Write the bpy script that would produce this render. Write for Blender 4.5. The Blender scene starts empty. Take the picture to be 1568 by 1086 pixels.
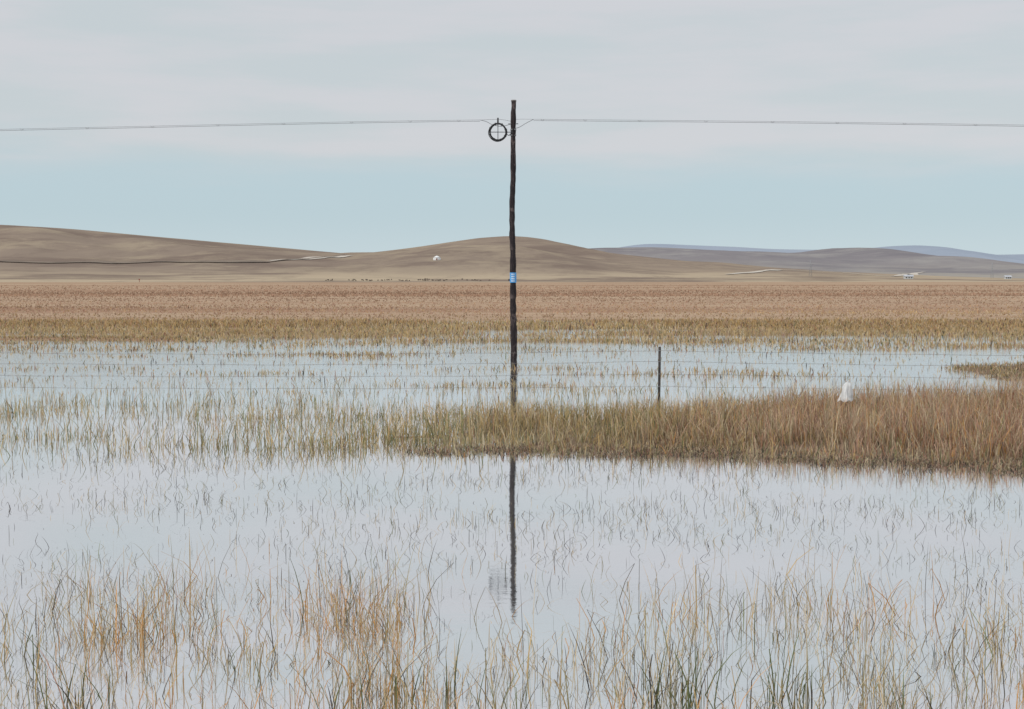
import bpy, bmesh, math
import numpy as np
from mathutils import Vector
rng = np.random.default_rng(7)
F = 2178.0; H = 2.4
P = math.atan(115.0/F)
scene = bpy.context.scene
scene.view_settings.view_transform = 'Standard'
scene.view_settings.look = 'None'
scene.view_settings.exposure = 0

# ------------------------------------------------------------ helpers
def ray(px, py):
    xc = (px-784)/F; yc = (543-py)/F
    return Vector((xc, math.cos(P)+yc*math.sin(P), -math.sin(P)+yc*math.cos(P)))
def at_depth(px, py, Y):
    r = ray(px, py); k = Y/r.y
    return Vector((r.x*k, Y, H+r.z*k))

def _hash(ix, iy, s):
    n = (ix.astype(np.int64)*374761393 + iy.astype(np.int64)*668265263 + s*1442695041) & 0x7fffffff
    n = ((n ^ (n >> 13))*1274126177) & 0x7fffffff
    n = (n ^ (n >> 16)) & 0xffffff
    return n/float(0xffffff)
def vnoise(x, y, s=0):
    x = np.asarray(x, float); y = np.asarray(y, float)
    ix = np.floor(x); iy = np.floor(y); fx = x-ix; fy = y-iy
    fx = fx*fx*(3-2*fx); fy = fy*fy*(3-2*fy)
    a = _hash(ix, iy, s); b = _hash(ix+1, iy, s); c = _hash(ix, iy+1, s); d = _hash(ix+1, iy+1, s)
    return (a*(1-fx)+b*fx)*(1-fy)+(c*(1-fx)+d*fx)*fy
def fbm(x, y, s=0, o=4):
    t = 0; a = 0.5; n = 0
    for i in range(o):
        t = t+a*vnoise(x*2**i+17.3*i, y*2**i+5.1*i, s+i); n += a; a *= 0.5
    return t/n
def sst(a, b, x):
    t = np.clip((x-a)/(b-a), 0, 1); return t*t*(3-2*t)

def new_obj(name, me, parent=None, mat=None):
    o = bpy.data.objects.new(name, me); scene.collection.objects.link(o)
    if parent: o.parent = parent
    if mat: me.materials.append(mat)
    return o
def empty(name, loc=(0, 0, 0)):
    o = bpy.data.objects.new(name, None); scene.collection.objects.link(o); o.location = loc; return o

def mat_new(name):
    m = bpy.data.materials.new(name); m.use_nodes = True
    nt = m.node_tree; b = nt.nodes['Principled BSDF']; return m, nt, b
def mix_col(nt, fac, a, b):
    n = nt.nodes.new('ShaderNodeMix'); n.data_type = 'RGBA'
    for s, v in ((0, fac), (6, a), (7, b)):
        if hasattr(v, 'is_output'): nt.links.new(v, n.inputs[s])
        elif s == 0: n.inputs[0].default_value = v
        else: n.inputs[s].default_value = (*v, 1)
    return n.outputs[2]
def noise_node(nt, scale, detail=5, vec_scale=(1, 1, 1), rough=0.6, coord='Object'):
    tc = nt.nodes.new('ShaderNodeTexCoord'); mp = nt.nodes.new('ShaderNodeMapping')
    mp.inputs['Scale'].default_value = vec_scale
    nt.links.new(tc.outputs[coord], mp.inputs[0])
    n = nt.nodes.new('ShaderNodeTexNoise'); n.inputs['Scale'].default_value = scale
    n.inputs['Detail'].default_value = detail; n.inputs['Roughness'].default_value = rough
    nt.links.new(mp.outputs[0], n.inputs['Vector']); return n.outputs['Fac']
def maprange(nt, v, a, b, c=0, d=1):
    n = nt.nodes.new('ShaderNodeMapRange'); n.interpolation_type = 'SMOOTHSTEP'
    nt.links.new(v, n.inputs[0])
    for i, q in zip((1, 2, 3, 4), (a, b, c, d)): n.inputs[i].default_value = q
    return n.outputs[0]
def simple_mat(name, c1, c2, scale=8, rough=0.8, vs=(1, 1, 1), metal=0):
    m, nt, b = mat_new(name)
    f = maprange(nt, noise_node(nt, scale, 6, vs), 0.35, 0.65)
    nt.links.new(mix_col(nt, f, c1, c2), b.inputs['Base Color'])
    b.inputs['Roughness'].default_value = rough; b.inputs['Metallic'].default_value = metal
    b.inputs['Specular IOR Level'].default_value = 0.25
    return m

# ------------------------------------------------------------ terrain functions
def front_y(X): return 19.7-np.clip(X+1.4, -3, 20)*0.17+(fbm(X/2.2, X*0+8.8, 3)-0.5)*2.0+(fbm(X/0.35, X*0+3.8, 13)-0.5)*0.5
def edge_x(Y, X): return sst(-2.8, 0.2, X+(fbm(X/1.1, Y/0.9, 44)-0.5)*5)
def gz(X, Y):
    X = np.asarray(X, float); Y = np.asarray(Y, float)
    z = -0.28+0.0*X
    n = fbm(X/1.2, Y/0.6, 4)-0.5
    yf = front_y(X)
    yb = 24.6+np.clip(X-2, 0, 20)*0.5
    bank = sst(-0.5, 1.2, Y-yf)*sst(-0.6, 0.6, yb-Y)*edge_x(Y, X)
    z = z+bank*0.31+bank*n*0.16
    far = sst(50, 80, Y+(fbm(X/16, Y/5, 9, 5)-0.5)*60)
    tongue = sst(9.5, 12.5, X-(Y-34)*0.1+n*3)*sst(32, 34.5, Y+n*2)*sst(42, 38.5, Y+n*3)
    z = z+np.maximum(far, tongue)*0.34
    z = z+sst(4.5, 1.5, Y)*1.1*sst(-30, -10, Y)
    return z

def prof(pts, Yr):
    xs = np.array([(p[0]-784)/F*Yr for p in pts]); zs = np.array([(428-p[1])/F*Yr+H if p[1] < 428 else 0 for p in pts])
    return xs, zs
RIDGES = {
 'left': (1150, 2300, 3600, prof([(-1500, 380), (-900, 350), (-400, 340), (0, 345), (120, 352), (250, 364), (400, 377), (500, 386), (560, 391), (640, 402), (760, 416), (900, 428), (3000, 428)], 2300)),
 'center': (1250, 2500, 3700, prof([(-300, 428), (200, 415), (400, 402), (480, 396), (560, 389), (640, 379), (700, 369), (745, 363.5), (785, 361.5), (815, 363), (850, 371), (885, 381), (930, 388), (1000, 395), (1100, 405), (1250, 418), (1400, 426), (1700, 427), (3000, 428)], 2500)),
 'right': (2000, 4200, 6000, prof([(500, 428), (800, 395), (860, 385), (900, 380), (950, 380), (1000, 378.5), (1050, 381), (1100, 384), (1160, 386), (1215, 389), (1240, 385), (1270, 379), (1300, 380), (1350, 395), (1420, 407), (1500, 412), (1600, 414), (1800, 405), (2600, 410)], 4200)),
 'far': (6000, 8500, 11000, prof([(700, 428), (900, 390), (960, 376), (1000, 373), (1060, 376), (1120, 378), (1180, 382), (1300, 384), (1340, 379), (1380, 376), (1420, 377), (1460, 388), (1500, 392), (1540, 390), (1600, 391), (1800, 388), (2600, 400)], 8500)),
}
def ridge_z(key, X, Y):
    Y0, Yr, Yb, (xs, zs) = RIDGES[key]
    X = np.asarray(X, float); Y = np.asarray(Y, float)
    sc = Yr/2300.
    w = 28*sc
    p = sum(np.interp(X+o*w, xs, zs) for o in (-1, -0.5, 0, 0.5, 1))/5
    n = fbm(X/(420*sc), Y/(700*sc), 21, 5)-0.5
    t = np.clip((Y+n*260*sc*sst(Y0, Y0+300, Y)-Y0)/(Yr-Y0), 0, 1)
    s = np.where(Y < Yr, 0.3*t+0.7*t*t*(3-2*t), 1-sst(Yr, Yb, Y))
    g = fbm(X/(170*sc)+Y/(600*sc), Y/(520*sc), 31, 4)-0.5
    edge = np.clip(4*t*(1-t), 0, 1)
    return p*s*(1+g*0.9*edge)-0.3*(s < 0.002)
def hill_z(X, Y):
    return max(float(ridge_z('left', X, Y)), float(ridge_z('center', X, Y)), float(ridge_z('right', X, Y)), 0.06)
def on_hill(px, py):
    r = ray(px, py); Y = 700.0
    while Y < 9000:
        p = Vector((0, 0, H))+r*(Y/r.y)
        if hill_z(p.x, p.y) >= p.z: return Vector((p.x, p.y, hill_z(p.x, p.y)))
        Y += 6
    return at_depth(px, py, 2400)

def raw_mesh(name, V, Q, smooth=True):
    me = bpy.data.meshes.new(name)
    me.vertices.add(len(V)); me.vertices.foreach_set('co', V.astype(np.float32).ravel())
    k = Q.shape[1]
    me.loops.add(len(Q)*k); me.loops.foreach_set('vertex_index', Q.astype(np.int32).ravel())
    me.polygons.add(len(Q)); me.polygons.foreach_set('loop_start', np.arange(0, len(Q)*k, k, dtype=np.int32))
    me.polygons.foreach_set('use_smooth', np.full(len(Q), smooth))
    me.update(calc_edges=True)
    return me
def grid_mesh(name, PX, PY, PZ):
    r, c = PX.shape
    V = np.stack([PX, PY, PZ], -1).reshape(-1, 3)
    i = np.arange(r*c).reshape(r, c)
    Q = np.stack([i[:-1, :-1], i[:-1, 1:], i[1:, 1:], i[1:, :-1]], -1).reshape(-1, 4)
    return raw_mesh(name, V, Q)

# ------------------------------------------------------------ ground
mg, nt, b = mat_new('meadow_ground')
n1 = maprange(nt, noise_node(nt, 0.05, 9, (0.07, 1, 1), 0.62), 0.38, 0.62)
n2 = maprange(nt, noise_node(nt, 0.010, 8, (0.10, 1, 1), 0.6), 0.42, 0.6)
n3 = maprange(nt, noise_node(nt, 0.25, 8, (0.15, 1, 1), 0.7), 0.35, 0.65)
c = mix_col(nt, n1, (0.30, 0.185, 0.125), (0.42, 0.30, 0.205))
c = mix_col(nt, n2, c, mix_col(nt, n3, (0.35, 0.225, 0.155), (0.49, 0.375, 0.265)))
c = mix_col(nt, maprange(nt, noise_node(nt, 3.0, 5), 0.4, 0.7, 0, 0.3), c, (0.21, 0.145, 0.10))
g_ = nt.nodes.new('ShaderNodeNewGeometry'); sp_ = nt.nodes.new('ShaderNodeSeparateXYZ'); nt.links.new(g_.outputs['Position'], sp_.inputs[0])
c = mix_col(nt, maprange(nt, sp_.outputs[1], 45, 60, 0.75, 0), c, (0.125, 0.095, 0.065))
nt.links.new(c, b.inputs['Base Color']); b.inputs['Roughness'].default_value = 1; b.inputs['Specular IOR Level'].default_value = 0
rad = np.geomspace(1.0, 16000, 640)
ang = np.concatenate([np.linspace(-math.pi, -0.62, 50, endpoint=False), np.linspace(-0.62, 0.62, 420), np.linspace(0.62, math.pi, 50)[1:]])
R, A = np.meshgrid(rad, ang, indexing='ij')
GX = R*np.sin(A); GY = R*np.cos(A)
ground = new_obj('ground', grid_mesh('ground', GX, GY, gz(GX, GY)), mat=mg)

# ------------------------------------------------------------ water
mw, nt, b = mat_new('marsh_water')
nt.nodes.remove(b)
out = nt.nodes['Material Output']
dif = nt.nodes.new('ShaderNodeBsdfDiffuse'); 
murk = maprange(nt, noise_node(nt, 0.5, 4, (0.5, 1, 1)), 0.3, 0.7)
nt.links.new(mix_col(nt, murk, (0.22, 0.225, 0.225), (0.31, 0.315, 0.31)), dif.inputs[0])
gl = nt.nodes.new('ShaderNodeBsdfGlossy'); gl.inputs['Roughness'].default_value = 0.012; gl.inputs[0].default_value = (0.97, 0.965, 0.97, 1)
lw = nt.nodes.new('ShaderNodeLayerWeight'); lw.inputs['Blend'].default_value = 0.5
pw = nt.nodes.new('ShaderNodeMath'); pw.operation = 'POWER'; pw.inputs[1].default_value = 0.6; nt.links.new(lw.outputs['Facing'], pw.inputs[0])
ms = nt.nodes.new('ShaderNodeMixShader')
nt.links.new(pw.outputs[0], ms.inputs[0]); nt.links.new(dif.outputs[0], ms.inputs[1]); nt.links.new(gl.outputs[0], ms.inputs[2])
nt.links.new(ms.outputs[0], out.inputs[0])
bp = nt.nodes.new('ShaderNodeBump'); bp.inputs['Distance'].default_value = 0.015
tcw = nt.nodes.new('ShaderNodeTexCoord'); spw = nt.nodes.new('ShaderNodeSeparateXYZ'); nt.links.new(tcw.outputs['Object'], spw.inputs[0])
nt.links.new(maprange(nt, spw.outputs[1], 24, 34, 0.045, 0.32), bp.inputs['Strength'])   # breeze ripples on the open pool behind the bank
nt.links.new(noise_node(nt, 5.5, 5, (0.6, 1.4, 1), 0.6), bp.inputs['Height'])
nt.links.new(bp.outputs[0], gl.inputs['Normal'])
V = np.array([[-260, -60, 0], [260, -60, 0], [260, 150, 0], [-260, 150, 0]], float)
new_obj('water', raw_mesh('water', V, np.array([[0, 1, 2, 3]])), mat=mw)

# ------------------------------------------------------------ hills
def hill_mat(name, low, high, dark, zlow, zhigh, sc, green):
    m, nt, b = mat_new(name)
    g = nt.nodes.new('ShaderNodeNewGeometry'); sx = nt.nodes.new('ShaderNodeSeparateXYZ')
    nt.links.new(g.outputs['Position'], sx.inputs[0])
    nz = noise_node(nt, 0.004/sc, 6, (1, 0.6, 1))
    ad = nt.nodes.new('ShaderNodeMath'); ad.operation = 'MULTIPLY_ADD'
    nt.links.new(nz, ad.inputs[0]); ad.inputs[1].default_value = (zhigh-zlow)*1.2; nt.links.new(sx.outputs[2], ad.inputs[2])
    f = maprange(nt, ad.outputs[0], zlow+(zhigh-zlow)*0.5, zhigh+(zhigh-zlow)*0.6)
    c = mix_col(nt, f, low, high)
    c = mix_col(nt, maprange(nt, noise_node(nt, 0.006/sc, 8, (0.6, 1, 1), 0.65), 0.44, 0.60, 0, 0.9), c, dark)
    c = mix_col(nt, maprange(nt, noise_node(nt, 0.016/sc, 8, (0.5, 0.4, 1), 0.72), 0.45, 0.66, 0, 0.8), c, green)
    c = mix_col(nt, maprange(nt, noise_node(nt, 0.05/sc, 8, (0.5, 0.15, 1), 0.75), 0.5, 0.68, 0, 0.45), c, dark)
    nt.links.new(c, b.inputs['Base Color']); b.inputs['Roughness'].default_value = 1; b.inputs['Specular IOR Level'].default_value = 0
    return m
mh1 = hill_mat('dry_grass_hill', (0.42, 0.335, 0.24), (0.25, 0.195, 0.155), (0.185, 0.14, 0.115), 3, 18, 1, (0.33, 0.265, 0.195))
mh2 = hill_mat('hazy_hill', (0.32, 0.29, 0.255), (0.225, 0.205, 0.21), (0.19, 0.175, 0.185), 10, 45, 1.8, (0.30, 0.28, 0.265))  # aerial haze painted into the base colours, greyer with distance
mh3 = hill_mat('blue_haze_hill', (0.33, 0.365, 0.415), (0.30, 0.335, 0.395), (0.275, 0.31, 0.37), 30, 120, 4, (0.32, 0.35, 0.40))  # blue distance haze baked into the base colours, no volume
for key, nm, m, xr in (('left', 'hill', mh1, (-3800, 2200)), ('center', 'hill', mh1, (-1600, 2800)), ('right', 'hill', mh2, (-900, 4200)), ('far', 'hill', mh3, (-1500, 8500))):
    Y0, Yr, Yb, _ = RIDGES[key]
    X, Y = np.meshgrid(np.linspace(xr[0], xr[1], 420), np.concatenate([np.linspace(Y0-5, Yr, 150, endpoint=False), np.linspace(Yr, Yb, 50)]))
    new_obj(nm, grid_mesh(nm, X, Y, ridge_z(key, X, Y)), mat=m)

# tracks draped on hills
mt = simple_mat('pale_track', (0.55, 0.49, 0.42), (0.45, 0.39, 0.33), 0.05, 1)
mtd = simple_mat('dark_bank', (0.15, 0.115, 0.09), (0.22, 0.17, 0.13), 0.03, 1)
def draped(name, pts, width, mat, lift=0.5, seed=0):
    P3 = [on_hill(*p) for p in pts]; V = []; Q = []
    L = []
    for a, bb in zip(P3[:-1], P3[1:]):
        k = max(2, int((bb-a).length/12))
        for i in range(k): L.append(a.lerp(bb, i/k))
    L.append(P3[-1])
    for i, p in enumerate(L):
        d = (L[min(i+1, len(L)-1)]-L[max(i-1, 0)]); d.z = 0; d.normalize(); nn = Vector((-d.y, d.x, 0))
        w = width*(0.3+1.1*float(vnoise(i*0.25, seed, 77)))
        for s in (-1, 1):
            q = p+nn*w*s*0.5; V.append((q.x, q.y, hill_z(q.x, q.y)+lift))
    for i in range(len(L)-1): Q.append((2*i, 2*i+1, 2*i+3, 2*i+2))
    return new_obj(name, raw_mesh(name, np.array(V), np.array(Q)), mat=mat)
draped('dirt_track', [(412, 400), (450, 398), (490, 395), (535, 392)], 16, mt, 0.7, 1)
draped('earth_bank', [(-30, 404), (60, 403), (130, 402.5), (240, 401.5), (330, 402), (410, 402)], 26, mtd, 0.9, 2)
draped('earth_bank', [(410, 402), (470, 397.5), (530, 391.5)], 9, mtd, 0.9, 5)
draped('dirt_track', [(1112, 421), (1140, 418.5), (1165, 416), (1190, 414)], 12, mt, 0.6, 3)
draped('dirt_track', [(1365, 424), (1385, 421), (1400, 419), (1415, 417)], 13, mt, 0.6, 4)
draped('dirt_track', [(1190, 414), (1230, 415), (1290, 418), (1365, 424)], 6, mt, 0.6, 8)

# ------------------------------------------------------------ grass
mgr, nt, b = mat_new('grass_blades')
at = nt.nodes.new('ShaderNodeAttribute'); at.attribute_name = 'Col'
d0 = nt.nodes.new('ShaderNodeBsdfDiffuse'); nt.links.new(at.outputs['Color'], d0.inputs[0]); nt.nodes.remove(b)
tr = nt.nodes.new('ShaderNodeBsdfTranslucent'); nt.links.new(at.outputs['Color'], tr.inputs[0])
ms = nt.nodes.new('ShaderNodeMixShader'); ms.inputs[0].default_value = 0.35
nt.links.new(d0.outputs[0], ms.inputs[1]); nt.links.new(tr.outputs[0], ms.inputs[2]); nt.links.new(ms.outputs[0], nt.nodes['Material Output'].inputs[0])

STRAW = (0.55, 0.38, 0.18); BEIGE = (0.60, 0.485, 0.33); GREEN = (0.19, 0.21, 0.10); DARK = (0.10, 0.08, 0.07)
RED = (0.41, 0.205, 0.135); OLIVE = (0.34, 0.285, 0.155); ORANGE = (0.60, 0.30, 0.10); PINK = (0.51, 0.325, 0.24)
PAL = np.array([STRAW, BEIGE, GREEN, DARK, RED, OLIVE, ORANGE, PINK])
def pick(W):
    W = W/W.sum(1, keepdims=True); c = np.cumsum(W, 1); r = rng.random((len(W), 1))
    k = (r > c).sum(1).clip(0, 7); return PAL[k]
def blades(name, x, y, z, h, w, lean, kinkp, cb, ct, vary=0.6):
    n = len(x); T = np.array([0, 0.38, 0.72, 1.0]); WT = np.array([1, 0.85, 0.6, 0.12])
    a = rng.random(n)*2*np.pi; dx = np.cos(a); dy = np.sin(a)
    L = np.abs(rng.normal(0, 1, n))*lean
    C = np.zeros((n, 4, 3))
    for i, t in enumerate(T):
        o = L*h*(0.5*t+0.5*t**2.2)
        C[:, i, 0] = x+dx*o; C[:, i, 1] = y+dy*o; C[:, i, 2] = z+h*t*np.sqrt(np.clip(1-(L*t*0.6)**2, 0.2, 1))
    kk = rng.random(n) < kinkp; a2 = rng.random(n)*2*np.pi; ln = h*(0.25+rng.random(n)*0.35); el = rng.uniform(-0.9, 0.5, n)
    k3 = C[:, 2, :]+np.stack([np.cos(a2)*np.cos(el)*ln, np.sin(a2)*np.cos(el)*ln, np.sin(el)*ln], -1)
    C[kk, 3, :] = k3[kk]
    f = rng.normal(0, 0.8, n); sx = np.cos(f); sy = np.sin(f)
    V = np.zeros((n, 4, 2, 3))
    for i in range(4):
        for j, s in enumerate((-0.5, 0.5)):
            V[:, i, j, :] = C[:, i, :]
            V[:, i, j, 0] += s*w*WT[i]*sx; V[:, i, j, 1] += s*w*WT[i]*sy
    base = (np.arange(n)*8)[:, None]
    Q = np.concatenate([base+np.array([0, 1, 3, 2])+2*i for i in range(3)], 1).reshape(-1, 4)
    me = raw_mesh(name, V.reshape(-1, 3), Q)
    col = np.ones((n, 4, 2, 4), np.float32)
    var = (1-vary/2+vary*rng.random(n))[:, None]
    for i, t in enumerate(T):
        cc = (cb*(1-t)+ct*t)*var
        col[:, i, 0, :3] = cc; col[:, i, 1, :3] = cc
    ca = me.color_attributes.new('Col', 'FLOAT_COLOR', 'POINT'); ca.data.foreach_set('color', col.ravel())
    print(name, n)
    return new_obj(name, me, mat=mgr)
def wts(n, **k):
    names = ['straw', 'beige', 'green', 'dark', 'red', 'olive', 'orange', 'pink']
    W = np.zeros((n, 8))
    for q, v in k.items(): W[:, names.index(q)] = v
    return W+1e-6
def scatter(n, d0, d1, power, umax=0.40):
    q = rng.random(n)
    if power == 0: d = d0*(d1/d0)**q
    else: d = (d0**(2*power)+(d1**(2*power)-d0**(2*power))*q)**(1/(2*power))
    u = rng.uniform(-umax, umax, n); return d*u, d

# A foreground clumps
x, y = scatter(66000, 5.6, 12.5, 1)
cl = fbm(x/0.42, y/0.5, 50, 4)
px = 784+x/y*F
lf = 0.40+0.80*sst(40, 120, px)*sst(900, 720, px)*(1-0.45*sst(340, 380, px)*sst(470, 420, px))+0.10*sst(1100, 1250, px)
near = sst(11.3, 8.1, y+(fbm(x/1.3, y*0, 51, 2)-0.5)*3.6)
pr = near*lf*(0.09+sst(0.43, 0.70, cl)*0.50)+0.006
k = rng.random(len(x)) < pr; x = x[k]; y = y[k]; cl = cl[k]; n = len(x)
hue = fbm(x/0.9, y/1.1, 60, 3)
W = wts(n, straw=2.0, beige=1.3, green=0.2, dark=0.9, red=0.15, olive=0.6)
W[:, 6] = 3.0*sst(0.48, 0.60, hue); W[:, 2] += 0.9*sst(0.40, 0.30, hue)
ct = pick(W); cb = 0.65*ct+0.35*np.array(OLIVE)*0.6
h = (0.04+0.37*rng.random(n)**2.0)*(0.7+0.6*sst(0.4, 0.65, cl))
wd = rng.uniform(0.0028, 0.0064, n)+0.004*(rng.random(n) < 0.10)
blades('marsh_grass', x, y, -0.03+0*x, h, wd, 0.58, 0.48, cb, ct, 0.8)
# green tussocks in the foreground
cx = []; cy = []
for (qx, qy, m_, sp) in ((1048, 1085, 42, .10), (1225, 1080, 38, .10), (800, 1120, 22, .12), (1000, 1075, 14, .16), (540, 1100, 20, .16), (1440, 1120, 14, .14), (110, 1100, 20, .16), (30, 1010, 12, .1), (690, 1080, 16, .1)):
    Yd = F*H/(qy-428)
    cx.append(rng.normal((qx-784)/F*Yd, sp, m_)); cy.append(rng.normal(Yd, sp, m_))
x = np.concatenate(cx); y = np.concatenate(cy); n = len(x)
ct = pick(wts(n, green=1.4, olive=0.8, straw=0.2, dark=0.5)); h = rng.uniform(0.12, 0.44, n)
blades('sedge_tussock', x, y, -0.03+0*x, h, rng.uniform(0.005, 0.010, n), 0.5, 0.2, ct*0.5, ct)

# B thin stalks in open water
x, y = scatter(13500, 7, 20, 1)
k = rng.random(len(x)) < (0.22+0.78*sst(0.38, 0.6, fbm(x/1.3, y/1.0, 70, 3))); x = x[k]; y = y[k]; n = len(x)
ct = pick(wts(n, dark=2.6, olive=1.2, straw=0.7, beige=0.4, green=0.8)); 
h = 0.02+0.14*rng.random(n)**1.6
blades('water_stalks', x, y, -0.015+0*x, h, rng.uniform(0.003, 0.0058, n)*(0.5+y/28), 0.95, 0.5, ct*0.7, ct, 0.9)

# C bank
x, y = scatter(300000, 16.0, 33, 1)
nn = fbm(x/2.2, y/1.1, 4)-0.5; n2 = fbm(x/0.7, y/0.5, 80, 3)
yf = front_y(x)
yb = 24.0+np.clip(x-1.5, 0, 20)*0.5+nn*1.5
core = sst(-0.3, 0.8, y-yf)*sst(-0.8, 0.8, yb-y)*edge_x(y, x)
patch = fbm(x/2.2+4, y/0.8, 91, 4)
left = sst(0.52, 0.64, patch)*sst(19, 21.5, y)*sst(30, 26, y)*0.14+0.010*sst(17, 19, y)
band = sst(19.2, 21.5, y+nn*3)*sst(26.5, 24, y+nn*3)*sst(-11.0, -1.5, x+nn*3)
left = left + band*(0.03+0.26*sst(0.42, 0.62, n2)*(0.25+0.75*sst(0.44, 0.58, patch)))
pr = core*(0.22+0.55*sst(0.35, 0.6, n2))*(0.62+0.38*sst(-1, 4, x))+left*(1-core)
k = rng.random(len(x)) < pr; x = x[k]; y = y[k]; core = core[k]; n2 = n2[k]; yfk = yf[k]; n = len(x)
redz = sst(1.0, 5.5, x-(y-20)*0.1+(fbm(x/1.5, y/1.5, 95, 3)-0.5)*4)*core
gp = fbm(x/1.6, y/1.2, 99, 3)
W = wts(n, straw=1.8, beige=1.5, dark=0.18)
W[:, 5] = 0.9*(1-redz*0.6); W[:, 2] = 0.45*(1-redz*0.75)*(0.2+2.0*sst(0.42, 0.62, gp))+0.6*(1-core); W[:, 4] = 1.0*redz*(0.3+1.2*sst(0.4, 0.6, gp))+0.12; W[:, 7] = 2.8*redz+0.3; W[:, 6] = 0.3*redz+0.08
W[:, 1] += 0.9*redz; W[:, 0] *= (1-0.5*redz)
ct = pick(W)*1.10; gmix = (0.6-0.22*redz)[:, None]
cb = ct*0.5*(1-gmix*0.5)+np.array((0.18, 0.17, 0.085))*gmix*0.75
front = sst(0.0, 1.8, y-yfk)
h = (0.06+0.40*rng.random(n)**1.5)*(0.60+0.8*n2)*(0.22+0.78*np.where(core > 0.3, front, 0.75))*(1+0.25*redz)
h *= np.where((np.abs(x-5.72) < 0.30) & (y < 24.7) & (y > 22.5), 0.65, 1)
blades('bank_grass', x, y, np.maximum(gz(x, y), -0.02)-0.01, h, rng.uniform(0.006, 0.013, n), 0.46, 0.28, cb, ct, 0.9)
# dead thatch along the front of the bank
x = rng.uniform(-2.5, 9, 26000); fy = front_y(x)
y = fy+rng.normal(0.30, 0.42, len(x)); k = rng.random(len(x)) < edge_x(y, x)*(0.25+0.75*sst(0.4, 0.6, fbm(x/0.5, y/0.4, 61, 3)))*(0.5+0.5*sst(-1, 4, x)); x = x[k]; y = y[k]
n = len(x); ct = pick(wts(n, dark=1.4, olive=0.8, beige=1.2, red=0.5, pink=0.9))
blades('dead_thatch', x, y, np.maximum(gz(x, y), -0.01), rng.uniform(0.02, 0.10, n), rng.uniform(0.007, 0.013, n), 1.3, 0.7, ct*0.5, ct*0.85)

# D shallow water grass
x, y = scatter(190000, 25, 78, 0.5, 0.42)
s1 = fbm(x/6, y/2.0, 110, 5); s2 = fbm(x/1.6, y/1.1, 120, 3); s6 = fbm(x/22, y/7, 130, 4)
farf = sst(46, 72, y+(s6-0.5)*46)
g = gz(x, y)
pr = 0.020+0.42*sst(0.54, 0.66, s1)*(0.3+0.7*sst(0.35, 0.6, s2))+0.06*sst(0.46, 0.7, s2)*(0.4+sst(0.4, 0.6, s6))+0.75*farf*sst(0.40, 0.52, s1)+0.9*(g > -0.03)
pr *= (0.45+0.55*sst(27, 34, y))
k = rng.random(len(x)) < pr; x = x[k]; y = y[k]; g = g[k]; farf = farf[k]; n = len(x)
W = wts(n, straw=2.0, beige=1.4, olive=1.1, dark=0.5, pink=0.6); W[:, 4] = 0.1+0.2*farf; W[:, 2] = 0.35*(1-farf); W[:, 0] += 1.5*farf
ct = pick(W)
h = (0.04+0.17*rng.random(n)**1.3)*(0.8+0.8*farf)
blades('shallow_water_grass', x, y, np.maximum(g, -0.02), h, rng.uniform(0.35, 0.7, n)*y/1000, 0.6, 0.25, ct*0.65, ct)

# E meadow
x, y = scatter(135000, 58, 600, 0, 0.42)
s3 = fbm(x/26, y/9, 140, 4); s4 = fbm(x/240, y/26, 150, 6); s5 = fbm(x/130+s3*0.6, y/9, 170, 6)
g = gz(x, y); k = (g > -0.10) & (rng.random(len(x)) < (0.45+0.55*sst(0.35, 0.6, s4))*(0.25+0.75*sst(450, 120, y))); x = x[k]; y = y[k]; g = g[k]; s3 = s3[k]; s4 = s4[k]; s5 = s5[k]; n = len(x)
och = sst(112, 66, y+(s3-0.5)*60)
rd = sst(0.44, 0.56, s4)
W = wts(n, beige=1.3, dark=0.02); W[:, 0] = 1.0+2.4*och; W[:, 4] = (1.1*rd+0.1)*(1-och*0.85); W[:, 7] = 2.8*(1-0.6*och); W[:, 5] = 0.2+0.2*och
col = pick(W); mean = np.array((0.44, 0.285, 0.20)); kf = (0.12+0.42*sst(220, 70, y))[:, None]
ct = (col*kf+(1-kf)*(mean*(1-och[:, None])+np.array((0.54, 0.41, 0.25))*och[:, None]))*(0.80+0.40*sst(0.36, 0.64, s5))[:, None]
h = (0.06+0.20*rng.random(n)**1.3)*(0.7+0.6*rd)
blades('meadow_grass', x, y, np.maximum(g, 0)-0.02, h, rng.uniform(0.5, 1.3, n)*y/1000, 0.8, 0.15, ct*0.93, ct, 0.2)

# ------------------------------------------------------------ tubes
def tube(name, pts, radii, mat, parent=None, seg=8, cap=True):
    pts = [Vector(p) for p in pts]; n = len(pts)
    if not hasattr(radii, '__len__'): radii = [radii]*n
    V = []; Fc = []
    for i, p in enumerate(pts):
        d = (pts[min(i+1, n-1)]-pts[max(i-1, 0)]).normalized()
        ref = Vector((0, 1, 0)) if abs(d.y) < 0.9 else Vector((1, 0, 0))
        u = d.cross(ref).normalized(); v = d.cross(u)
        for k in range(seg):
            a = 2*math.pi*k/seg; V.append(p+(u*math.cos(a)+v*math.sin(a))*radii[i])
    for i in range(n-1):
        for k in range(seg):
            a = i*seg+k; bq = i*seg+(k+1) % seg; Fc.append((a, bq, bq+seg, a+seg))
    if cap: Fc.append(tuple(range(seg))[::-1]); Fc.append(tuple((n-1)*seg+k for k in range(seg)))
    me = bpy.data.meshes.new(name); me.from_pydata([tuple(q) for q in V], [], Fc)
    for pl in me.polygons: pl.use_smooth = len(pl.vertices) == 4
    me.update(); return new_obj(name, me, parent, mat)
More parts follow.
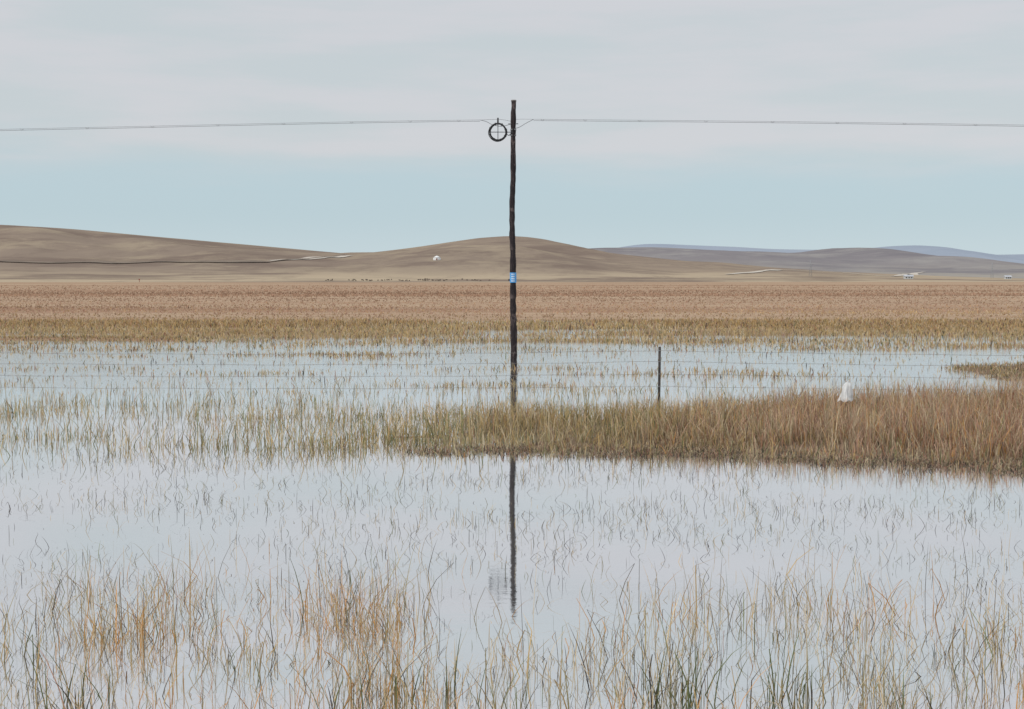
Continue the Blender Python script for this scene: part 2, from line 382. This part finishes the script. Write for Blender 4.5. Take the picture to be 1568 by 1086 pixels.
def box(name, c, s, mat, parent=None, bev=0.004):
    me = bpy.data.meshes.new(name); bm = bmesh.new(); bmesh.ops.create_cube(bm, size=1)
    for v in bm.verts: v.co = Vector((v.co.x*s[0], v.co.y*s[1], v.co.z*s[2]))+Vector(c)
    if bev: bmesh.ops.bevel(bm, geom=bm.edges[:], offset=bev, segments=2, affect='EDGES')
    bm.to_mesh(me); bm.free(); return new_obj(name, me, parent, mat)

# ------------------------------------------------------------ utility pole
D = F*H/123.0
def PP(px, py, dy=0): return at_depth(px, py, D+dy)
mp, nt, b = mat_new('weathered_pole_wood')
f1 = maprange(nt, noise_node(nt, 5, 7, (6, 6, 0.8), 0.65), 0.42, 0.68)
f2 = maprange(nt, noise_node(nt, 3.2, 6, (1.5, 1.5, 1), 0.7), 0.52, 0.66)
c = mix_col(nt, f1, (0.020, 0.016, 0.018), (0.060, 0.045, 0.045)); c = mix_col(nt, f2, c, (0.13, 0.10, 0.095))
nt.links.new(c, b.inputs['Base Color']); b.inputs['Roughness'].default_value = 0.9; b.inputs['Specular IOR Level'].default_value = 0.2
bp = nt.nodes.new('ShaderNodeBump'); bp.inputs['Strength'].default_value = 0.7; bp.inputs['Distance'].default_value = 0.02
nt.links.new(f1, bp.inputs['Height']); nt.links.new(bp.outputs[0], b.inputs['Normal'])
pole = empty('utility_pole', (0, 0, 0))
ztop = PP(785, 154).z; x0 = (785.5-784)/F*D
pts = []; rr = []
for i in range(90):
    t = i/89; z = -0.4+(ztop+0.4)*t
    wob = 0.020*math.sin(t*7.5+0.6)+0.009*math.sin(t*19)+0.014*(float(vnoise(t*45, 0, 5))-0.5)
    pts.append((x0+wob, D+0.02*math.sin(t*6), z)); rr.append((0.097-0.024*t)*(1+0.22*(float(vnoise(t*60, 3, 8))-0.5)))
tube('shaft', pts, rr, mp, pole, 16)
def shaft_x(z):
    i = min(89, max(0, int((z+0.4)/(ztop+0.4)*89))); return pts[i][0]
mm = simple_mat('galvanised_steel', (0.30, 0.31, 0.32), (0.18, 0.18, 0.19), 20, 0.5, metal=0.6)
mrub = simple_mat('black_cable', (0.018, 0.018, 0.02), (0.035, 0.035, 0.038), 15, 0.55)
tube('top_cap', [(shaft_x(ztop), D, ztop-0.03), (shaft_x(ztop), D, ztop+0.012)], [0.082, 0.078], simple_mat('weathered_cap', (0.22, 0.2, 0.19), (0.1, 0.09, 0.08), 12), pole, 14)
for py in (199, 207):
    z = PP(785, py).z
    tube('clamp_band', [(shaft_x(z), D, z-0.022), (shaft_x(z), D, z+0.022)], [0.09, 0.09], mm, pole, 16)
z = PP(785, 190).z
tube('bolt', [(shaft_x(z)-0.15, D-0.05, z), (shaft_x(z)+0.15, D-0.05, z)], 0.014, mm, pole, 8)
mb, nt, b = mat_new('blue_enamel_sign')
nt.links.new(mix_col(nt, maprange(nt, noise_node(nt, 6, 3), 0.35, 0.65), (0.06, 0.26, 0.55), (0.10, 0.34, 0.62)), b.inputs['Base Color']); b.inputs['Roughness'].default_value = 0.4
mwh = simple_mat('white_lettering', (0.75, 0.77, 0.8), (0.6, 0.64, 0.7), 5)
za = PP(785, 417.5).z; zb = PP(785, 433).z; xs_ = shaft_x((za+zb)/2)
V = []; Fc = []
for j in range(2):
    for i in range(13):
        a = -math.pi*0.5+ (i-6)/6*1.45; V.append((xs_+0.100*math.cos(a), D+0.100*math.sin(a), za if j else zb))
for i in range(12): Fc.append((i, i+1, i+14, i+13))
me = bpy.data.meshes.new('number_plate'); me.from_pydata(V, [], Fc); new_obj('number_plate', me, pole, mb)
for k in range(4):
    zz = za-(za-zb)*(0.17+0.22*k)
    for (dx, ww) in ((-0.03, 0.035), (0.022, 0.03)):
        V = []; Fc = []
        for j in range(2):
            for i in range(5):
                a = -math.pi/2+(dx+(i/4-0.5)*ww)/0.1; V.append((xs_+0.104*math.cos(a), D+0.104*math.sin(a), zz+(0.018 if j else -0.018)))
        for i in range(4): Fc.append((i, i+1, i+6, i+5))
        me = bpy.data.meshes.new('lettering'); me.from_pydata(V, [], Fc); new_obj('lettering', me, pole, mwh)

# cable coil
C = PP(762.5, 203); C.y = D-0.10
coil = empty('cable_coil')
for j in range(7):
    rj = 0.225+0.012*(j % 4)+rng.uniform(-0.005, 0.005); oy = (j//4)*0.03-0.015
    ph = rng.random()*6; ex = rng.uniform(-0.012, 0.012); ez = rng.uniform(-0.01, 0.01)
    q = [(C.x+ex+math.cos(a)*(rj+0.006*math.sin(3*a+ph)), C.y+oy+0.01*math.sin(2*a+ph), C.z+ez+math.sin(a)*(rj+0.006*math.cos(2*a+ph))) for a in np.linspace(0, 2*math.pi, 49)]
    tube('cable_loop', q, 0.0125, mrub, coil, 6)
for k in range(8):
    a = k*math.pi/4+0.3
    q = [(C.x+math.cos(a)*r_, C.y-0.03, C.z+math.sin(a)*r_) for r_ in (0.205, 0.285)]
    tube('cable_tie', q, 0.014, mrub, coil, 6)
box('cross_bar', C, (0.50, 0.012, 0.026), mm, coil, 0.003)
box('cross_upright', (C.x, C.y+0.014, C.z+0.05), (0.026, 0.012, 0.62), mm, coil, 0.003)
tube('hook', [(C.x, C.y, C.z+0.28), (C.x, C.y, C.z+0.42)], 0.024, mrub, coil, 8)
tube('bracket_arm', [(C.x+0.22, C.y, C.z), (shaft_x(C.z), D-0.08, C.z)], 0.014, mm, coil, 8)
tube('tail_cable', [(C.x+0.24, C.y, C.z-0.06), (C.x+0.33, C.y, C.z-0.10), (shaft_x(C.z)-0.05, D-0.09, C.z-0.02), (shaft_x(C.z), D-0.10, C.z+0.1)], 0.012, mrub, coil, 6)

# cables
mc = simple_mat('aged_cable', (0.16, 0.16, 0.17), (0.26, 0.26, 0.27), 30, 0.6)
ocab = empty('overhead_cable')
def polyline(pxs, dz=0, dy=0): return [PP(a, b_)+Vector((0, dy, dz)) for a, b_ in pxs]
def smoothp(P, k=8):
    o = []
    for i in range(len(P)-1):
        p0 = P[max(i-1, 0)]; p1 = P[i]; p2 = P[i+1]; p3 = P[min(i+2, len(P)-1)]
        for j in range(k):
            t = j/k; o.append(0.5*((2*p1)+(p2-p0)*t+(2*p0-5*p1+4*p2-p3)*t*t+(3*p1-p0-3*p2+p3)*t**3))
    o.append(P[-1]); return o
Lp = [(-500, 211), (-200, 204), (0, 198.3), (200, 194), (400, 189.5), (600, 185.6), (735, 183.8)]
Rp = [(817, 182.8), (950, 184), (1150, 185.8), (1350, 188.3), (1568, 191.6), (1800, 196), (2100, 203)]
ends_L = [(735, 183.8), (745, 186.5), (754, 191), (768, 193.5), (783, 190)]
ends_R = [(787, 197), (795, 195), (806, 188.5), (817, 182.8)]
tube('messenger_wire', smoothp(polyline(Lp)), 0.0045, mc, ocab, 6)
tube('messenger_wire', smoothp(polyline(Rp)), 0.0045, mc, ocab, 6)
tube('cable', smoothp(polyline(Lp, -0.038, 0.0)), 0.006, mc, ocab, 6)
tube('cable', smoothp(polyline(Rp, -0.038, 0.0)), 0.006, mc, ocab, 6)
tube('dead_end', smoothp(polyline(ends_L)), 0.008, mc, ocab, 6)
tube('dead_end', smoothp(polyline(ends_R)), 0.008, mc, ocab, 6)
tube('jumper', smoothp(polyline([(783, 186), (770, 183.5), (757, 183), (735, 184)])), 0.005, mc, ocab, 6)
tube('jumper', smoothp(polyline([(787, 183), (800, 182.6), (817, 182.8)])), 0.004, mc, ocab, 6)
for P_ in (Lp, Rp):
    S = smoothp(polyline(P_), 6)
    for i, p in enumerate(S):
        if i % 3 == 1 and 0.4 < abs(p.x): tube('hanger_clip', [p+Vector((-0.05, 0, 0.008)), p+Vector((0, 0, -0.048)), p+Vector((0.05, 0, 0.0))], 0.006, mc, ocab, 5)

# ------------------------------------------------------------ fence
fd = 28.6; fx = (1010-784)/F*fd
mfp = simple_mat('fence_post_paint', (0.03, 0.028, 0.028), (0.09, 0.075, 0.065), 9, 0.8, (3, 3, 1))
ztp = at_depth(1010, 531, fd).z
def post(x, y, zt):
    o = empty('fence_post')
    tube('stake', [(x-0.01, y, -0.4), (x, y, 0.3), (x+0.005, y, zt-0.02), (x+0.005, y, zt)], [0.028, 0.027, 0.026, 0.020], mfp, o, 8)
    for zz in (0.25, 0.5, 0.75, 0.97):
        tube('wire_staple', [(x-0.03, y-0.028, zz), (x+0.03, y-0.028, zz)], 0.005, mm, o, 6)
post(fx, fd, ztp); post(fx-18.5, fd+0.6, ztp); post(fx+18, fd-0.5, ztp)
mwire = simple_mat('fence_wire', (0.14, 0.12, 0.11), (0.24, 0.21, 0.20), 30, 0.7)
wf = empty('wire_fence')
for zz in (0.25, 0.5, 0.75, 0.97):
    for (xa, ya, xb, yb_) in ((fx-18.5, fd+0.6, fx, fd), (fx, fd, fx+18, fd-0.5)):
        q = []
        for i in range(61):
            t = i/60; q.append((xa+(xb-xa)*t, ya+(yb_-ya)*t-0.03, zz-0.10*4*t*(1-t)*(0.6+zz*0.3)+0.006*math.sin(t*40+zz*9)))
        tube('wire', q, 0.0030, mwire, wf, 5)
        for i in range(1, 60):
            t = i/60; p = Vector(q[i]); tube('barb', [p+Vector((-0.012, 0, -0.02)), p+Vector((0.012, 0, 0.02))], 0.0028, mwire, wf, 4)

# ------------------------------------------------------------ white plastic bag
bd = 24.6; Bt = at_depth(1297, 585, bd); Bb = at_depth(1294, 614, bd)
mbag = simple_mat('white_plastic', (0.76, 0.76, 0.75), (0.58, 0.58, 0.58), 10, 0.45)
bag = empty('plastic_bag')
V = []; Fc = []; NR = 14; NS = 20
for i in range(NR):
    t = i/(NR-1); z = Bb.z+(Bt.z-Bb.z)*t
    r = 0.112*(1-0.45*t)*math.sqrt(max(0.0, 1-t**5))+0.004
    for k in range(NS):
        a = 2*math.pi*k/NS; q = r*(1+0.20*math.sin(3*a+4*t)+0.14*math.sin(7*a+2*t)*(1-t*0.5))
        V.append((Bt.x+q*math.cos(a)+0.045*t*t-0.02, bd+q*0.7*math.sin(a), z+0.02*math.sin(4*a)*(1-t)+0.02*math.sin(a*2)*t))
for i in range(NR-1):
    for k in range(NS): Fc.append((i*NS+k, i*NS+(k+1) % NS, (i+1)*NS+(k+1) % NS, (i+1)*NS+k))
Fc.append(tuple((NR-1)*NS+k for k in range(NS)))
me = bpy.data.meshes.new('bag_body'); me.from_pydata(V, [], Fc); new_obj('bag_body', me, bag, mbag)
tube('bag_stake', [(Bt.x+0.01, bd, -0.1), (Bt.x+0.01, bd, Bt.z-0.05)], 0.012, mfp, bag, 6)

# ------------------------------------------------------------ distant things
yp = on_hill(669, 399); yurt = empty('yurt', yp); yurt.scale = (0.85,)*3
mfelt = simple_mat('white_felt', (0.8, 0.8, 0.79), (0.7, 0.7, 0.7), 0.3)
tube('wall', [(0, 0, -1), (0, 0, 3.2)], [5.0, 5.0], mfelt, yurt, 24)
tube('roof', [(0, 0, 3.2), (0, 0, 4.6), (0, 0, 5.6), (0, 0, 5.9)], [5.3, 3.2, 1.3, 0.9], mfelt, yurt, 24)
box('door', (0, -5.02, 1.2), (1.4, 0.2, 2.4), simple_mat('door_red', (0.25, 0.07, 0.05), (0.2, 0.06, 0.04)), yurt, 0.02)
def cow_verts(bm, loc, ang_, s, graze):
    def seg(p0, p1, r0, r1, k=6):
        p0 = Vector(p0); p1 = Vector(p1); d = (p1-p0).normalized(); ref = Vector((0, 0, 1)) if abs(d.z) < 0.8 else Vector((0, 1, 0))
        u = d.cross(ref).normalized(); v = d.cross(u); rings = []
        for p, r in ((p0, r0), ((p0+p1)/2, (r0+r1)/2*1.04), (p1, r1)):
            ring = []
            for j in range(k):
                a = 2*math.pi*j/k; q = p+(u*math.cos(a)+v*math.sin(a))*r
                q = Vector((q.x*math.cos(ang_)-q.y*math.sin(ang_), q.x*math.sin(ang_)+q.y*math.cos(ang_), q.z))*s+loc
                ring.append(bm.verts.new(q))
            rings.append(ring)
        for r_ in range(2):
            for j in range(k): bm.faces.new((rings[r_][j], rings[r_][(j+1) % k], rings[r_+1][(j+1) % k], rings[r_+1][j]))
        bm.faces.new(rings[0]); bm.faces.new(rings[2])
    seg((-0.8, 0, 1.0), (0.1, 0, 0.98), 0.34, 0.40); seg((0.1, 0, 0.98), (0.75, 0, 1.02), 0.40, 0.33)
    hz = 0.35 if graze else 1.35
    seg((0.7, 0, 1.1), (1.15, 0, hz+0.1), 0.22, 0.14); seg((1.1, 0, hz+0.12), (1.5, 0, hz-0.1), 0.15, 0.09)
    for lx in (-0.7, 0.6):
        for ly in (-0.18, 0.18):
            seg((lx, ly, 0.8), (lx-0.05 if lx < 0 else lx, ly, 0.42), 0.13, 0.08); seg((lx-0.05 if lx < 0 else lx, ly, 0.42), (lx, ly, -0.1), 0.07, 0.05)
    seg((-1.05, 0, 1.15), (-1.15, 0, 0.55), 0.05, 0.03, 4)
bm = bmesh.new()
for i in range(64):
    px_ = float(np.clip(rng.normal(620, 75), 460, 780))
    p = on_hill(px_, 430.8-abs(rng.normal(0, 0.9)))
    cow_verts(bm, p, rng.uniform(0, 6.28), rng.uniform(0.7, 1.0), rng.random() < 0.7)
me = bpy.data.meshes.new('cattle_herd'); bm.to_mesh(me); bm.free()
new_obj('cattle_herd', me, mat=simple_mat('cattle_hide', (0.06, 0.045, 0.04), (0.13, 0.10, 0.08), 0.05))
mpy = simple_mat('pylon_steel', (0.30, 0.31, 0.33), (0.36, 0.37, 0.39), 0.5)
def pylon(px_, py0, py1):
    b0 = on_hill(px_, py0); hgt = (py0-py1)/F*b0.y; o = empty('transmission_pylon', b0); w = hgt*0.09; r = 0.18*b0.y/3500
    for sx_ in (-1, 1):
        for sy_ in (-1, 1): tube('leg', [(sx_*w, sy_*w, -2), (sx_*w*0.25, sy_*w*0.25, hgt*0.7), (sx_*0.1, sy_*0.1, hgt)], r, mpy, o, 4)
    for k in range(5):
        za_ = hgt*0.14*k; zb2 = hgt*0.14*(k+1); wa = w*(1-0.75*za_/(hgt*0.7)); wb = w*(1-0.75*zb2/(hgt*0.7))
        tube('brace', [(-wa, -wa, za_), (wb, -wb, zb2)], r*0.7, mpy, o, 4); tube('brace', [(wa, -wa, za_), (-wb, -wb, zb2)], r*0.7, mpy, o, 4)
    for k, l in ((0.72, 0.2), (0.84, 0.16), (0.95, 0.11)): tube('crossarm', [(-hgt*l, 0, hgt*k), (hgt*l, 0, hgt*k)], r, mpy, o, 4)
pylon(1241, 424, 398); pylon(1519, 426, 402)
def house(px_, py_, w, dpt, hh):
    b0 = on_hill(px_, py_); o = empty('farm_house', b0)
    box('walls', (0, 0, hh/2-0.5), (w, dpt, hh+1), simple_mat('whitewash', (0.6, 0.6, 0.59), (0.5, 0.5, 0.49), 0.2), o, 0.05)
    V = [(-w/2-.5, -dpt/2-.5, hh), (w/2+.5, -dpt/2-.5, hh), (w/2+.5, dpt/2+.5, hh), (-w/2-.5, dpt/2+.5, hh), (-w/2-.5, 0, hh+1.8), (w/2+.5, 0, hh+1.8)]
    me = bpy.data.meshes.new('roof'); me.from_pydata(V, [], [(0, 1, 5, 4), (2, 3, 4, 5), (0, 4, 3), (1, 2, 5), (0, 3, 2, 1)]); new_obj('roof', me, o, simple_mat('roof_tin', (0.4, 0.42, 0.46), (0.5, 0.5, 0.52), 0.3))
    for k in range(3): box('window', (-w*0.3+k*w*0.3, -dpt/2-0.03, hh*0.55), (1.0, 0.12, 1.1), mrub, o, 0.01)
house(1391, 427.3, 9, 5, 2.5); house(1543, 427.5, 7, 5, 2.4)
rp = on_hill(213.5, 432.3); ms_ = empty('marker_sign', rp); mrd = simple_mat('faded_red', (0.30, 0.10, 0.08), (0.24, 0.08, 0.06))
tube('sign_post', [(0, 0, -0.5), (0, 0, 2.6)], 0.2, mrd, ms_, 6); box('sign_plate', (0, -0.3, 2.2), (1.2, 0.15, 1.0), mrd, ms_, 0.03)

# ------------------------------------------------------------ sky, sun
SE = math.radians(36); SAZ = math.radians(235)
world = bpy.data.worlds.new('World'); scene.world = world; world.use_nodes = True
nt = world.node_tree; nt.nodes.clear()
out = nt.nodes.new('ShaderNodeOutputWorld')
sky = nt.nodes.new('ShaderNodeTexSky'); sky.sky_type = 'NISHITA'; sky.sun_disc = False
sky.sun_elevation = SE; sky.sun_rotation = SAZ; sky.air_density = 1.0; sky.dust_density = 1.0
b1 = nt.nodes.new('ShaderNodeBackground'); b1.inputs[1].default_value = 0.08; nt.links.new(sky.outputs[0], b1.inputs[0])
tc = nt.nodes.new('ShaderNodeTexCoord'); sx = nt.nodes.new('ShaderNodeSeparateXYZ'); nt.links.new(tc.outputs['Generated'], sx.inputs[0])
def wnoise(scale, vs, detail=5, rough=0.55):
    mp_ = nt.nodes.new('ShaderNodeMapping'); mp_.inputs['Scale'].default_value = vs; nt.links.new(tc.outputs['Generated'], mp_.inputs[0])
    n = nt.nodes.new('ShaderNodeTexNoise'); n.inputs['Scale'].default_value = scale; n.inputs['Detail'].default_value = detail; n.inputs['Roughness'].default_value = rough
    nt.links.new(mp_.outputs[0], n.inputs['Vector']); return n.outputs['Fac']
na = wnoise(2.2, (1, 1, 7)); nb = wnoise(5, (1, 1, 7), 6, 0.55)
def math_(op, a, b_):
    n = nt.nodes.new('ShaderNodeMath'); n.operation = op
    for i, v in enumerate((a, b_)):
        if hasattr(v, 'is_output'): nt.links.new(v, n.inputs[i])
        else: n.inputs[i].default_value = v
    return n.outputs[0]
zz = math_('ADD', sx.outputs[2], math_('MULTIPLY', math_('SUBTRACT', na, 0.5), 0.06))
zz = math_('ADD', zz, math_('MULTIPLY', math_('SUBTRACT', nb, 0.5), 0.035))
cover = maprange(nt, zz, 0.062, 0.104)
clear = mix_col(nt, maprange(nt, sx.outputs[2], 0.0, 0.05), (0.60, 0.71, 0.76), (0.515, 0.645, 0.705))
cl2 = mix_col(nt, maprange(nt, nb, 0.36, 0.64), (0.60, 0.655, 0.68), (0.665, 0.675, 0.705))
cc = mix_col(nt, cover, clear, cl2)
b2 = nt.nodes.new('ShaderNodeBackground'); nt.links.new(cc, b2.inputs[0])
nt.links.new(maprange(nt, sx.outputs[2], 0.16, 0.9, 1.0, 1.75), b2.inputs[1])
mx = nt.nodes.new('ShaderNodeMixShader'); mx.inputs[0].default_value = 0.9
nt.links.new(b1.outputs[0], mx.inputs[1]); nt.links.new(b2.outputs[0], mx.inputs[2]); nt.links.new(mx.outputs[0], out.inputs[0])

sl = bpy.data.lights.new('sun', 'SUN'); sl.energy = 1.5; sl.angle = math.radians(14); sl.color = (1, 0.96, 0.9)
so = bpy.data.objects.new('sun', sl); scene.collection.objects.link(so)
d = Vector((math.sin(SAZ)*math.cos(SE), math.cos(SAZ)*math.cos(SE), math.sin(SE)))
so.rotation_euler = d.to_track_quat('Z', 'Y').to_euler()

# ------------------------------------------------------------ camera
cam = bpy.data.cameras.new('camera'); co = bpy.data.objects.new('camera', cam); scene.collection.objects.link(co)
cam.sensor_fit = 'HORIZONTAL'; cam.sensor_width = 36; cam.lens = F/1568*36
co.location = (0, 0, H); co.rotation_euler = (math.pi/2-P, 0, 0)
cam.clip_start = 0.1; cam.clip_end = 40000
scene.camera = co
